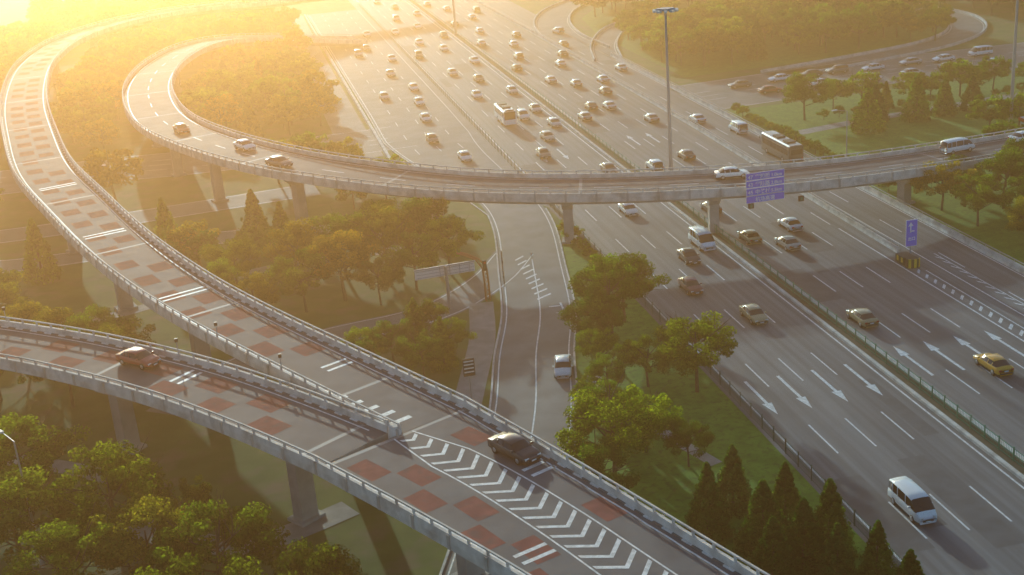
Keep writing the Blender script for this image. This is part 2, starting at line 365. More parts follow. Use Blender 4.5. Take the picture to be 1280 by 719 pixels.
def marksA(mb,rb):
    L=rb.len
    edge_line(rb,1,1.0,0,L,.15,.008,mb); edge_line(rb,-1,1.0,0,L-9,.15,.008,mb)
    pads(mb,rb,20,L-22,2.6); 
    for s in range(5,int(L),29): joint(mb,rb,s)
    bars(mb,rb,L-17,-.2,2.5)
    for s in (47,77,107): bars(mb,rb,L-s,-2.6,2.6)
    for i in range(6): strip(mb,rb,L-12+i*1.9,L-12+i*1.9+.6,-2.7,-2.7+.35+.33*i,.0085,'paint')
    white_dash_kerb(mb,rb,1,L-170,L); white_dash_kerb(mb,rb,-1,L-170,L-3)
def marksB(mb,rb):
    L=rb.len
    edge_line(rb,1,.95,0,L,.15,.008,mb); edge_line(rb,-1,.95,0,L,.15,.008,mb)
    pads(mb,rb,4,L-4,2.6)
    joint(mb,rb,L-3); joint(mb,rb,L-33)
    bars(mb,rb,L-25,-.2,2.6)
    white_dash_kerb(mb,rb,1,0,L-3); white_dash_kerb(mb,rb,-1,0,L)
gore_c=catmull([(8.7,93.0,Z9),(13.3,84.6,Z9),(16.9,76.3,Z9),(19.9,68.2,Z9),(23.6,58,Z9),(27.6,46,Z9)],1.)
def marksC(mb,rb):
    g=Ribbon(offset(gore_c,3),offset(gore_c,-3)); L=g.len
    def hw(s): return .7+.95*min(1,s/6.)
    s=.5
    while s<L-4:
        h=hw(s); 
        for sg in (1,-1):
            q=[g.at(s,sg*h,.008),g.at(s+h*.8,0.0,.008),g.at(s+h*.8+.42,0.0,.008),g.at(s+.42,sg*h,.008)]
            mb.quad(q if sg<0 else q[::-1],'paint')
        s+=1.65
    for sg in (1,-1):
        for i in range(int(L-2)):
            a,b=i,i+1; ha,hb=hw(a)+.22,hw(b)+.22; mb.quad([g.at(a,sg*ha+.07,.008),g.at(a,sg*ha-.07,.008),g.at(b,sg*hb-.07,.008),g.at(b,sg*hb+.07,.008)],'paint')
    edge_line(rb,1,.95,0,rb.len,.15,.008,mb); edge_line(rb,-1,.95,0,rb.len,.15,.008,mb)
    white_dash_kerb(mb,rb,1,0,rb.len-2); white_dash_kerb(mb,rb,-1,0,rb.len-2)
    for k,s in enumerate(np.arange(1,40,3.7)):
        c=-3.35 if k%2 else -5.35
        if s<L-2: strip(mb,g,s,s+3.3,c-.95,c+.95,.004,'red',1.2)
    for s in (3.0,18.5,33): strip(mb,g,s,s+3.0,2.4,4.4,.004,'red',1.2)
    bars(mb,g,11.5,2.4,4.6); bars(mb,g,20.8,-5.0,-2.4)
    strip(mb,rb,.1,.5,-rb.width(0)/2+.4,rb.width(0)/2-.4,.006,'joint')
def marksE(mb,rb):
    L=rb.len
    edge_line(rb,1,1.0,0,L,.15,.008,mb); edge_line(rb,-1,1.0,0,L,.15,.008,mb)
    dash_ribbon(rb,0,4,L-6,4,10,.15,.008,mb)
    for s in range(8,int(L),26): joint(mb,rb,s)
ramp('elevated_ramp_bridge',A,(1,-1),marksA)
ramp('elevated_ramp_bridge',B,(1,-1),marksB)
ramp('elevated_ramp_bridge',C,(1,-1),marksC)
ramp('elevated_ramp_bridge',R3,(1,-1),marksE)
mb=MB(['parapet']); mb.tube((8.1,93.6,Z9-.4),(8.1,93.6,Z9+.75),.6,.5,'parapet',16); mb.obj('parapet_nose')
def pier(p,head,zt,w=1.7,cap=4.2):
    mb=MB(['concrete']); zt-=1.62
    if zt<2.2: return
    mb.box((p[0],p[1],(zt-1.2)/2),(w,1.3,zt-1.2),'concrete',head+math.pi/2,.96)
    co,si=math.cos(head+math.pi/2),math.sin(head+math.pi/2); k=len(mb.v)
    for z,a in ((zt-1.2,w/2*.98),(zt-.35,cap/2),(zt,cap/2)):
        for dx,dy in ((-a,-.72),(a,-.72),(a,.72),(-a,.72)): mb.v.append((p[0]+dx*co-dy*si,p[1]+dx*si+dy*co,z))
    for l in (0,1):
        for j in range(4): a=k+l*4+j;b=k+l*4+(j+1)%4; mb.f.append((a,b,b+4,a+4)); mb.m.append(0)
    mb.f.append((k+8,k+9,k+10,k+11)); mb.m.append(0)
    mb.box((p[0],p[1],.15),(w+.8,2.1,.3),'concrete',head+math.pi/2)
    mb.obj('bridge_pier')
for rb,ss in ((A,[A.len-x for x in (14,44,72,102,132,162,192,222,252,282)]),(B,[B.len-x for x in (8,33,60)]),(C,[9,34])):
    for s in ss:
        if s>2: c=rb.at(s,0); pier(c,rb.heading(s),c.z)
def s_of_x(rb,x,ymax):
    return min((i for i in range(len(rb.C)) if rb.C[i].y<ymax),key=lambda i:abs(rb.C[i].x-x))
for x,ym in ((40.2,175),(88.3,175),(112,175),(59.4,175),(6.5,200),(24,175)):
    i=s_of_x(R3,x,ym); c=R3.C[i]
    pier(c,R3.heading(R3.d[i]),c.z,1.5,3.6)
for s in (40,68,96,124,150,172):
    c=R3.at(s,0); pier(c,R3.heading(s),c.z,1.5,3.6)
# ------------------------------------------------------------------ trees
def tree_mesh(name,h,r,nleaf,leaf,seed,kind='broad'):
    rg=np.random.RandomState(seed); rr=random.Random(seed); mb=MB(['bark','leaf'])
    cl=[]
    if kind=='broad':
        th=h*.36; pts=[Vector((0,0,0)),Vector((rr.uniform(-.15,.15),rr.uniform(-.15,.15),th)),Vector((rr.uniform(-.3,.3),rr.uniform(-.3,.3),h*.72))]
        mb.tube(pts[0],pts[1],h*.024,h*.017,'bark',7,False); mb.tube(pts[1],pts[2],h*.017,h*.006,'bark',6,False)
        nb=9
        for i in range(nb):
            a=i*2.4+rr.uniform(-.4,.4); z0=th*(.85+.9*i/nb); p0=pts[0].lerp(pts[2],min(1,z0/(h*.72))); rad=r*rr.uniform(.55,.85)
            p1=Vector((math.cos(a)*rad,math.sin(a)*rad,z0+h*rr.uniform(.12,.28))); mb.tube(p0,p1,h*.010,h*.003,'bark',5,False)
            for _ in range(3):
                q=p1+Vector((rr.uniform(-.3,.3)*r,rr.uniform(-.3,.3)*r,rr.uniform(-.1,.2)*h)); mb.tube(p0.lerp(p1,.6),q,h*.005,h*.002,'bark',4,False)
        nc=50
        zc=h*.64; hz=h*.37
        for i in range(nc):
            while True:
                d=rg.normal(size=3); d/=np.linalg.norm(d); rad=rg.uniform(.35,1)**.5
                if d[2]>-.75: break
            bul=1+.22*math.sin(3*math.atan2(d[1],d[0])+seed)+.12*math.sin(5*math.atan2(d[1],d[0])+2*seed)
            cl.append((np.array([d[0]*r*rad*bul*.88,d[1]*r*rad*bul*.88,zc+d[2]*hz*rad*.9]),r*rg.uniform(.13,.30)))
    else:
        mb.tube((0,0,0),(0,0,h*.97),h*.022,h*.004,'bark',6,False)
        for i in range(150):
            f=((i+.5)/150)**1.25; z=h*(.05+.93*f); rad=r*(1-f)**.8*rg.uniform(.62,.9); a=i*2.39996+rg.uniform(-.3,.3)
            cl.append((np.array([math.cos(a)*rad,math.sin(a)*rad,z]),r*(.07+.19*(1-f))))
    nv=len(mb.v); per=nleaf//len(cl); Vv=[];tint=[]
    for c,cr in cl:
        n=max(8,int(per*(cr/(r*.22))**1.5)) if kind=='broad' else per
        d=rg.normal(size=(n,3)); d/=np.linalg.norm(d,axis=1)[:,None]; rad=rg.uniform(.1,1,(n,1))**.45*cr
        ctr=c+d*rad*np.array([1,1,.72 if kind=='broad' else 1.1])
        nrm=d*.9+rg.normal(size=(n,3))*.7+np.array([0,0,.35]); nrm/=np.linalg.norm(nrm,axis=1)[:,None]
        t=np.cross(nrm,rg.normal(size=(n,3))); t/=np.linalg.norm(t,axis=1)[:,None]; b=np.cross(nrm,t)
        sz=leaf*rg.uniform(.6,1.25,(n,1)); 
        q=np.stack([ctr-t*sz*.5,ctr-b*sz*.33,ctr+t*sz*.5,ctr+b*sz*.33],1); Vv.append(q.reshape(-1,3))
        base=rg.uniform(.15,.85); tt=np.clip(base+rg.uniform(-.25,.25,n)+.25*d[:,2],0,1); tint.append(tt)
    Vv=np.concatenate(Vv); tint=np.concatenate(tint); nl=len(tint)
    verts=np.concatenate([np.array(mb.v).reshape(-1,3),Vv]) 
    me=bpy.data.meshes.new(name); nbf=len(mb.f)
    lf=(np.arange(nl*4).reshape(nl,4)+nv)
    sizes=[len(f) for f in mb.f]+[4]*nl; loops=[i for f in mb.f for i in f]+lf.ravel().tolist()
    me.vertices.add(len(verts)); me.vertices.foreach_set('co',verts.ravel().astype(np.float32))
    me.loops.add(len(loops)); me.loops.foreach_set('vertex_index',loops)
    me.polygons.add(len(sizes)); me.polygons.foreach_set('loop_start',np.concatenate([[0],np.cumsum(sizes)[:-1]]).astype(np.int32))
    me.materials.append(M['bark']); me.materials.append(M['leaf'])
    me.polygons.foreach_set('material_index',[0]*nbf+[1]*nl)
    at=me.attributes.new('tint','FLOAT','FACE'); at.data.foreach_set('value',np.concatenate([np.zeros(nbf),tint]).astype(np.float32))
    me.update(calc_edges=True); return me
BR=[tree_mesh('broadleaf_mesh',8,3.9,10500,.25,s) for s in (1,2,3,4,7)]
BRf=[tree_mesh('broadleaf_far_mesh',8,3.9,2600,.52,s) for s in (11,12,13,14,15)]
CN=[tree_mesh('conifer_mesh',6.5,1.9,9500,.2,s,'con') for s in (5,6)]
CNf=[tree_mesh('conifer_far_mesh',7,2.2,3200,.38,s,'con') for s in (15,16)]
GREENS=[(.075,.145,.022),(.09,.16,.024),(.115,.17,.022),(.06,.12,.026),(.13,.185,.024)]
SUNWARM=[(.17,.16,.028),(.20,.15,.028),(.14,.155,.028),(.11,.14,.026)]  # leaf greens with the low sun's orange glow mixed into the colour
def put(me,name,x,y,h,h0,col,parent=None,ws=1.0):
    o=bpy.data.objects.new(name,me); COL.objects.link(o); k=h/h0
    o.location=(x,y,-.05); o.rotation_euler=(0,0,random.uniform(0,6.28)); o.scale=(k*ws*random.uniform(.9,1.14),k*ws*random.uniform(.9,1.14),k)
    g=random.uniform(.78,1.15); c=[v*g*random.uniform(.9,1.1) for v in col]; o.color=(*c,1)
    if parent: o.parent=parent
    return o
def T(x,y,h,col=None,ws=1.0,far=False): return put(random.choice(BRf if far else BR),'broadleaf_tree',x,y,h,8,col or random.choice(GREENS),ws=ws)
def K(x,y,h,col=None,far=False,ws=1.0): return put(random.choice(CNf if far else CN),'conifer_tree',x,y,h,7 if far else 6.5,col or (.05,.12,.035),ws=ws)
for x,y,h in ((36.2,127,9.3),(33.6,123,7.5),(38.8,130.5,8),(39.7,109.6,8.8),(35.6,112.6,5.8),(31.2,112,4.6),(32,118,5.2),(27,96.3,8.8),(31.0,99.4,6.4),(33.6,95.5,4.6),(28.8,104.5,5.4),(24.5,91,6.2)): T(x,y,h)
for x,y,h in ((31,84,6.8),(34.5,87.5,6.0),(34.2,80.6,6.4),(37.2,83.2,6.0),(36,77.3,6.2),(38.6,78.3,6.8),(37.2,74.2,5.6),(40,73.5,5.6),(33,76,6),(40.4,69.6,5.4)): K(x,y,h,ws=1.15)
for x,y,h in ((-15,96.8,10.5),(-6.7,86.5,10),(-23.5,108,9.8),(-22.5,97,9.5),(-12,90,9),(-29,113,9),(0,80,8),(-17.5,88,9),(-33,119,9),(-9.5,99,5.5),(-28,104,9),(-9,79,9),(-5,94,4),(-13,103.5,5)): T(x,y,h,random.choice([(.11,.15,.026),(.10,.15,.026),(.13,.15,.028)]))
for x,y,h in ((-19,138,8.5),(-16,131.5,8),(-22,131,8.5),(-24,141,7.5),(-12,126,6),(-30,136,8),(-36,144,7.5),(-28,147,7)): T(x,y,h,random.choice(SUNWARM+GREENS[:2]))
for x,y,h in ((9,151,9),(15,156,10),(21,160,9.5),(23,155,8.),(18,151,8),(4,149,8),(10,159,9.5),(-2,146,7),(4,158,9),(-4,160,7.5),(16,165,8.5),(13,147.5,6.5),(-6,152,7)): T(x,y,h,random.choice(SUNWARM+GREENS))
for x,y,h in ((12,129,5.5),(16,132.0,5.5),(18,127,5.),(14.5,124,5.5),(9,128.5,5),(8,124,5.5)): T(x,y,h)
for x,y,h in ((-.6,179,8.5),(-13,181,8.5),(-30,177,9),(3,176,7),(15,131,6.5),(17,125.5,6)): K(x,y,h,(.13,.19,.03),h>6.6)
for x,y,h,c in ((102.4,195,7.5,(.13,.21,.03)),(113.4,198.5,8,(.09,.18,.03)),(107,201,6.5,None),(119,199,6.5,(.08,.16,.03)),(125,200,6,None)): K(x,y,h,c,True,1.25)
for x,y,h,c in ((97,208,8.5,None),(90.5,151,7.5,(.20,.16,.03)),(91,143,7.5,None),(98,148,8,None),(103,151,8.5,None),(97,140,7,None),(92,134,6,(.18,.17,.03)),(104,142,8,None),(111,152,8,None),(95,155,6,None),(92,126,5,None),(100,131,7,None)): T(x,y,h,c,far=False)
def dense(name,pts,hr,cols):
    e=bpy.data.objects.new(name,None); COL.objects.link(e)
    for x,y in pts:
        if random.random()<.07: put(random.choice(CNf),'tree',x,y,random.uniform(*hr),7,random.choice(cols),e)
        else: put(random.choice(BRf),'tree',x,y,random.uniform(*hr),8,random.choice(cols),e,random.uniform(1,1.2))
def near_ribbon(x,y,rb,m):
    return any((c.x-x)**2+(c.y-y)**2<m*m for c in rb.C[::3])
def scatter(x0,x1,y0,y1,sp,test=lambda x,y:True,dens=1.0):
    out=[];y=y0;r=0
    while y<y1:
        x=x0+(sp/2 if r%2 else 0)
        while x<x1:
            a=x+random.uniform(-.35,.35)*sp;b=y+random.uniform(-.35,.35)*sp
            if random.random()<dens and test(a,b): out.append((a,b))
            x+=sp
        y+=sp*.87; r+=1
    return out
okA=lambda x,y: not near_ribbon(x,y,A,7) and not near_ribbon(x,y,R3,8) and not (217<y<248) and not(196<y<209 and x<12) and not (181.5<y<192.5 and x<5)
dense('tree_mass',scatter(-38,15,208,385,6.4,okA),(6.5,9.5),SUNWARM+SUNWARM+GREENS)
dense('tree_mass',scatter(-120,-46,150,420,8.,okA,.85),(7,10),SUNWARM+GREENS)
dense('tree_mass',scatter(-60,14,400,470,8.,okA,.9),(7,11),SUNWARM+GREENS)
dense('roadside_trees',scatter(-26,24,170,200,6.4,okA,.62),(4.5,7),SUNWARM+GREENS)
dense('roadside_trees',scatter(-60,-27,150,225,7.2,lambda x,y:okA(x,y) and not near_ribbon(x,y,A,8),.68),(5,7.5),SUNWARM+GREENS[:2])
inpark=lambda x,y: x>92+max(0,(y-330)*.35) and not(((x-150)**2/26**2+(y-290)**2/40**2)>1.0 and x>158) and not (x<122 and 318<y<345)
dense('park_trees',scatter(92,160,264,395,7.0,inpark,.8),(6.5,10),GREENS+[(.15,.17,.03)])
dense('park_trees',scatter(180,320,225,420,8.,lambda x,y:y>250,.8),(7,10),GREENS)
dense('park_trees',scatter(100,330,400,520,9,lambda x,y:y>415,.8),(7,11),GREENS)
dense('street_trees',[(104+i*4.8+random.uniform(-1.4,1.4),211.5+random.uniform(-2,2)) for i in range(20)],(4.6,7.0),GREENS)
dense('street_trees',[(118+i*5+random.uniform(-1,1),184+random.uniform(-3,3)) for i in range(12)]+[(112+i*6,171+random.uniform(-2,2)) for i in range(12)],(4.5,7),GREENS)
dense('shrubs',[(88.6,y) for y in range(162,222,3)]+[(41,y) for y in np.arange(140,165,3)]+[(29+random.uniform(-1.,1.5),y) for y in np.arange(103,116,2.2)]+[(100+3*i,206+random.uniform(-1,1)) for i in range(20)],(1.4,2.4),GREENS)
# ------------------------------------------------------------------ vehicles (x forward)
def car_mesh(name,kind):
    mats=['white','glass','tyre','rim','head','tail','trim']; mb=MB(mats)
    if kind=='sedan':
        L,w=4.6,.90; St=[(-2.3,.72,.80,.80,.50),(-2.22,.86,.96,.96,.6),(-1.75,.90,.99,1.0,.66),(-1.15,.9,.97,1.38,.62),(-.5,.9,.95,1.46,.66),(.1,.9,.94,1.45,.66),(.55,.9,.93,1.34,.64),(1.15,.9,.92,.94,.70),(1.8,.88,.84,.86,.7),(2.2,.80,.68,.70,.6),(2.32,.66,.55,.56,.5)]
        glass_side=range(2,7); ws=(6,); rw=(2,)
    elif kind=='suv':
        L,w=4.5,.92; St=[(-2.2,.8,.95,.98,.6),(-2.12,.9,1.08,1.42,.66),(-1.8,.92,1.08,1.62,.68),(-1.,.92,1.06,1.68,.70),(-.2,.92,1.05,1.68,.70),(.45,.92,1.04,1.58,.68),(1.05,.92,1.03,1.06,.74),(1.75,.9,.96,.98,.72),(2.15,.82,.8,.82,.62),(2.25,.7,.6,.62,.5)]
        glass_side=range(1,6); ws=(5,); rw=(0,1)
    elif kind=='van':
        L,w=4.9,.88; St=[(-2.45,.84,1.05,1.3,.70),(-2.4,.88,1.1,1.85,.74),(-1.6,.88,1.1,1.95,.78),(-.6,.88,1.1,1.97,.78),(.4,.88,1.1,1.96,.78),(1.2,.88,1.08,1.88,.76),(1.95,.88,1.05,1.1,.78),(2.3,.84,.85,.88,.7),(2.45,.75,.6,.62,.6)]
        glass_side=range(1,6); ws=(5,); rw=(0,)
    R=[]
    for x,hw,zb,zr,rwid in St:
        cabin=zr-zb>.1
        R.append([(x,hw*.9,.24),(x,hw,.42),(x,hw*1.01,zb*.75),(x,hw*.97,zb-.03),(x,hw*.93,zb),(x,(rwid+.04) if cabin else rwid+.08,zb+(zr-zb)*.88),(x,rwid*.9,zr),(x,0,zr+.03)])
    k=len(mb.v)
    for r in R:
        for p in r: mb.v.append(p)
        for p in r[::-1][1:]: mb.v.append((p[0],-p[1],p[2]))
    m=15
    for i in range(len(R)-1):
        for j in range(m):
            a=k+i*m+j;b=k+i*m+(j+1)%m
            mb.f.append((a,b,b+m,a+m)); jj=min(j,13-j) if j<14 else -1
            mat='white'
            if j==14: mat='trim'
            elif jj==0: mat='trim'
            elif jj==4 and i in glass_side: mat='glass'
            elif jj in(4,5,6) and i in ws: mat='glass'
            elif jj in (5,6) and i in rw: mat='glass'
            mb.m.append(mb.idx(mat))
    mb.f.append(tuple(k+j for j in range(m))); mb.m.append(0)
    e=k+(len(R)-1)*m; mb.f.append(tuple(e+m-1-j for j in range(m))); mb.m.append(0)
    for xx in ((-.35,-1.05) if kind=='sedan' else (-.35,-1.35) if kind=='suv' else (.35,-.9,-1.7)):
        for sg in (1,-1):
            zb=.97 if kind=='sedan' else 1.07 if kind=='suv' else 1.11; zt=(1.33 if xx>-.9 else 1.25) if kind=='sedan' else 1.58 if kind=='suv' else 1.86
            yb=w*.955;yt=.72 if kind=='sedan' else .755 if kind=='suv' else .83
            mb.tube((xx,sg*yb,zb),(xx-.03,sg*yt,zt),.045,.04,'white',5)
    wb=L*.30; wr=.32
    for xx in (wb,-wb):
        for sg in (1,-1):
            mb.tube((xx,sg*(w-.2),wr),(xx,sg*(w+.015),wr),wr,wr,'tyre',16); mb.tube((xx,sg*(w+.012),wr),(xx,sg*(w+.03),wr),wr*.62,wr*.55,'rim',12)
            mb.tube((xx,sg*(w-.25),wr+.03),(xx,sg*(w-.003),wr+.03),wr+.06,wr+.06,'trim',16)
    xf,xr=L/2,-L/2; zl=.62 if kind!='van' else .78
    for sg in (1,-1):
        mb.box((xf-.13,sg*.60,zl),(.2,.34,.15),'head'); mb.box((xr+.05,sg*.66,zl+.15),(.12,.28,.2),'tail')
        mb.box((.95 if kind=='sedan' else 1.15,sg*(w+.08),1.02 if kind!='van' else 1.2),(.16,.2,.14),'white')
    mb.box((xf-.02,0,.5),(.1,.9,.16),'trim'); mb.box((xr+.0,0,.45),(.1,1.3,.16),'trim'); mb.box((xr-.03,0,.68),(.03,.46,.14),'head')
    mb.box((xf+.03,0,.42),(.03,.44,.12),'head')
    return mb.mesh(name,True)
def bus_mesh(name,L=11.,w=1.25,h=3.1):
    mb=MB(['white','glass','tyre','rim','head','tail','trim'])
    prof=[(w*.97,.35),(w,.5),(w,1.25),(w*.985,2.45),(w*.95,h-.2),(w*.8,h),(0,h+.05)]
    xs=[-L/2,-L/2+.12,-L/2+.5,L/2-.6,L/2-.15,L/2]; sc=[.93,.985,1,1,.985,.9]
    full=prof+[(-a,b) for a,b in prof[::-1][1:]]; m=len(full);k=len(mb.v)
    for x,s in zip(xs,sc):
        for a,b in full: mb.v.append((x,a*s,b if b<1 else (b-1.2)*(.5+.5*s)+1.2))
    for i in range(len(xs)-1):
        for j in range(m):
            a=k+i*m+j;b=k+i*m+(j+1)%m; mb.f.append((a,b,b+m,a+m)); mb.m.append(6 if j in (0,m-2,m-1) else 0)
    mb.f.append(tuple(k+j for j in range(m))); mb.m.append(0); e=k+(len(xs)-1)*m; mb.f.append(tuple(e+m-1-j for j in range(m))); mb.m.append(0)
    n=int(L/1.45); x0=-L/2+.6; dx=(L-1.2)/n
    for i in range(n):
        for sg in (1,-1): mb.box((x0+dx*(i+.5),sg*(w*.985),1.95),(dx-.12,.05,.95),'glass')
    mb.box((L/2-.02,0,1.85),(.1,w*1.7,1.3),'glass'); mb.box((-L/2+.02,0,2.05),(.1,w*1.5,.8),'glass')
    for x in (L/2-2.3,-L/2+2.6):
        for sg in (1,-1): mb.tube((x,sg*(w-.3),.48),(x,sg*(w+.02),.48),.48,.48,'tyre',16); mb.tube((x,sg*(w+.01),.48),(x,sg*(w+.04),.48),.27,.25,'rim',10)
    for sg in (1,-1): mb.box((L/2+.0,sg*.9,.75),(.1,.4,.22),'head'); mb.box((-L/2-.0,sg*.95,.9),(.1,.25,.4),'tail'); mb.box((L/2+.15,sg*(w+.1),2.2),(.15,.12,.4),'trim')
    for x in (-L*.25,L*.1): mb.box((x,0,h+.14),(1.9,1.4,.2),'trim')
    mb.box((L/2+.03,0,2.72),(.06,1.4,.24),'trim')
    return mb.mesh(name,False)
CM={'sedan':car_mesh('sedan_mesh','sedan'),'suv':car_mesh('suv_mesh','suv'),'van':car_mesh('van_mesh','van'),'bus':bus_mesh('bus_mesh'),'minibus':bus_mesh('minibus_mesh',7.6,1.08,2.65)}
NM={'sedan':'sedan_car','suv':'suv_car','van':'van','bus':'city_bus','minibus':'minibus'}
def veh(kind,x,y,col,head,z=.02,name=None,scale=1):
    o=bpy.data.objects.new(name or NM[kind],CM[kind]); COL.objects.link(o); o.location=(x,y,z); o.rotation_euler=(0,0,head); o.scale=(scale,)*3
    o.material_slots[0].link='OBJECT'; o.material_slots[0].material=PA[col]; return o
DN,UP=-math.pi/2,math.pi/2
def taxi(x,y,h,z=.02):
    o=veh('sedan',x,y,'taxi',h,z,'taxi_car'); return o
veh('van',47.6,82,'white',DN); taxi(52.2,125,DN).material_slots[0].material=PA['tan']; veh('sedan',49,136.5,'darkred',DN); veh('sedan',52.5,146.5,'black',DN)
veh('van',56,151,'white',DN,scale=1.1); veh('sedan',51.8,169.5,'white',DN); veh('minibus',48.6,236,'white',DN,scale=1.15)
for k,x,y,c in (('suv',52.3,237,'white'),('sedan',56,242,'silver'),('sedan',52.3,218.5,'beige'),('sedan',49,207,'grey'),('sedan',56,228,'silver'),('sedan',55.8,192,'grey'),('sedan',55.9,262,'silver'),('sedan',52.1,279,'grey'),('sedan',55.7,302,'white'),('sedan',48.5,262,'white'),('sedan',48.4,290,'silver'),('suv',44.9,318,'grey'),('sedan',52.1,324,'white'),('sedan',48.4,338,'white'),('sedan',55.8,345,'black'),('sedan',52.2,366,'white'),('suv',48.4,385,'silver'),('sedan',55.7,392,'white'),('sedan',45,360,'white'),('sedan',52,412,'grey'),('sedan',48.4,430,'white'),('sedan',55.8,440,'white')): veh(k,x+random.uniform(-.3,.3),y,c,DN+random.uniform(-.03,.03))
taxi(68.3,103.5,UP); taxi(62.5,119.5,UP).material_slots[0].material=PA['tan']
for k,x,y,c in (('sedan',65.6,146,'beige'),('sedan',62.4,150.5,'tan'),('sedan',69.2,153,'white'),('sedan',62.4,165,'black'),('suv',62.6,190,'white'),('sedan',69.3,194,'grey'),('sedan',62.6,230,'silver'),('sedan',69.5,236.5,'white'),('sedan',66,238,'grey'),('sedan',69.4,261,'silver'),('sedan',65.8,268,'white'),('sedan',76,262,'white'),('sedan',76.5,297,'black'),('sedan',72.9,285,'white'),('sedan',62.4,286,'black'),('suv',66,300,'silver'),('sedan',69.4,318,'white'),('sedan',62.4,325,'white'),('sedan',72.9,332,'grey'),('sedan',65.9,345,'white'),('sedan',62.3,362,'grey'),('sedan',69.3,372,'white'),('sedan',65.8,395,'white'),('suv',72.8,385,'black'),('sedan',62.3,410,'white'),('sedan',69.3,430,'white'),('sedan',72.8,250,'grey'),('sedan',72.9,222,'silver')): veh(k,x+random.uniform(-.3,.3),y,c,UP+random.uniform(-.03,.03))
veh('van',83.6,206,'white',UP); veh('sedan',80.2,217,'white',UP); veh('bus',83.3,187,'bus',UP,scale=1.0)
veh('sedan',83,272,'white',UP); veh('sedan',80,310,'black',UP); veh('suv',84,330,'white',UP+.2)
for k,x,y,c in (('sedan',34.9,298,'silver'),('sedan',37.3,278,'white'),('sedan',36,262,'white'),('sedan',34.7,246,'white'),('sedan',33,228,'grey'),('sedan',36,212,'white'),('sedan',30,272,'silver'),('sedan',38,318,'white'),('sedan',34,338,'grey'),('sedan',37,362,'white'),('suv',31,330,'silver')): veh(k,x,y,c,DN)
veh('sedan',28.6,119.5,'white',DN-.27,.02)
for i,(x,c,k) in enumerate(((98,'grey','sedan'),(107,'white','sedan'),(114,'black','sedan'),(120,'grey','suv'),(127,'white','sedan'),(136,'silver','sedan'),(143,'white','sedan'),(152,'white','van'),(165,'grey','sedan'),(101,'red','sedan'),(112,'white','sedan'),(131,'silver','sedan'),(140,'black','sedan'),(122,'white','suv'),(149,'white','sedan'))): veh(k,x,(241 if i<9 else 232)+random.uniform(-1,1),c,math.pi if i<9 else 0)
veh('sedan',172,290,'white',math.pi/2+.1); veh('sedan',-26,237,'white',0); veh('sedan',-48,240,'silver',0); veh('sedan',-5,234,'grey',0)
def on(rb,s,t,kind,c,flip=False):
    p=rb.at(s,t); return veh(kind,p.x,p.y,c,rb.heading(s)+(math.pi if flip else 0),p.z+.01)
def nearest(rb,x,y): return rb.d[min(range(len(rb.C)),key=lambda i:(rb.C[i].x-x)**2+(rb.C[i].y-y)**2)]
on(B,nearest(B,-15,115.5),1.3,'sedan','red')
gr=Ribbon(offset(gore_c,3),offset(gore_c,-3)); on(gr,9.4,3.55,'sedan','black')
on(R3,nearest(R3,-10,220),0,'sedan','red'); on(R3,nearest(R3,-2,198),1.6,'sedan','white'); on(R3,nearest(R3,6,184),-1.5,'sedan','grey'); on(R3,nearest(R3,63,155.5),2.,'sedan','white')
on(R3,nearest(R3,98,158),1.8,'van','white'); on(R3,nearest(R3,110,160),1.8,'sedan','white')
# ------------------------------------------------------------------ street furniture
def high_mast(x,y,h):
    mb=MB(['steel','lamp']); mb.tube((x,y,0),(x,y,h),.32,.14,'steel',12); mb.tube((x,y,0),(x,y,.5),.5,.5,'steel',12)
    mb.tube((x,y,h-.3),(x,y,h),.9,.9,'steel',14); 
    for i in range(10):
        a=i*math.pi/5; cx,cy=x+math.cos(a)*1.45,y+math.sin(a)*1.45; mb.tube((x,y,h-.1),(cx,cy,h-.15),.05,.05,'steel',5); mb.box((cx,cy,h-.3),(.75,.42,.28),'lamp',a)
    mb.obj('high_mast_lamp')
high_mast(59.5,172.5,28.); high_mast(121.6,183.2,31); high_mast(59.5,346,30); high_mast(142.5,312,30)
def street_lamp(x,y,h,ang):
    mb=MB(['steel','lamp']); mb.tube((x,y,0),(x,y,h),.13,.07,'steel',8); dx,dy=math.cos(ang),math.sin(ang)
    mb.tube((x,y,h),(x+dx*1.8,y+dy*1.8,h+.35),.05,.04,'steel',6); mb.box((x+dx*2.1,y+dy*2.1,h+.36),(.8,.28,.14),'lamp',ang); mb.tube((x,y,0),(x,y,.6),.2,.2,'steel',8); mb.obj('street_lamp')
street_lamp(-21.5,98.5,11.5,2.2); street_lamp(89,176,9,math.pi)
def text_obj(body,x,y,z,size,parent,mat='white'):
    cu=bpy.data.curves.new('legend','FONT'); cu.body=body; cu.size=size; cu.extrude=.003; cu.offset=.012; cu.materials.append(M[mat])
    o=bpy.data.objects.new('legend',cu); COL.objects.link(o); o.location=(x,y,z); o.rotation_euler=(math.pi/2,0,0); o.parent=parent
i=s_of_x(R3,64.4,175); pr=R3.R[i]; sy=pr.y-.35
root=bpy.data.objects.new('direction_sign',None); COL.objects.link(root)
mb=MB(['blue','white','steel'])
z0=5.35
for k in range(4):
    zc=z0+.45+k*1.02; mb.box((64.4,sy-.12,zc),(5.3,.08,.96),'white'); mb.box((64.4,sy-.165,zc),(5.2,.03,.86),'blue')
for x in (62.4,66.4): mb.box((x,sy-.0,z0+2.0),(.12,.14,4.2),'steel')
b=mb.obj('board'); b.parent=root
for k,(a,c,d) in enumerate((("","机场高速",""),("45","中关村","5.5km"),("43","学院路","2.8km"),("47","学知桥","1.0km"))):
    zc=z0+.15+k*1.02; text_obj(a,62.0,sy-.19,zc,.7,root); text_obj(c,63.0,sy-.19,zc,.68,root); text_obj(d,65.2,sy-.19,zc,.62,root)
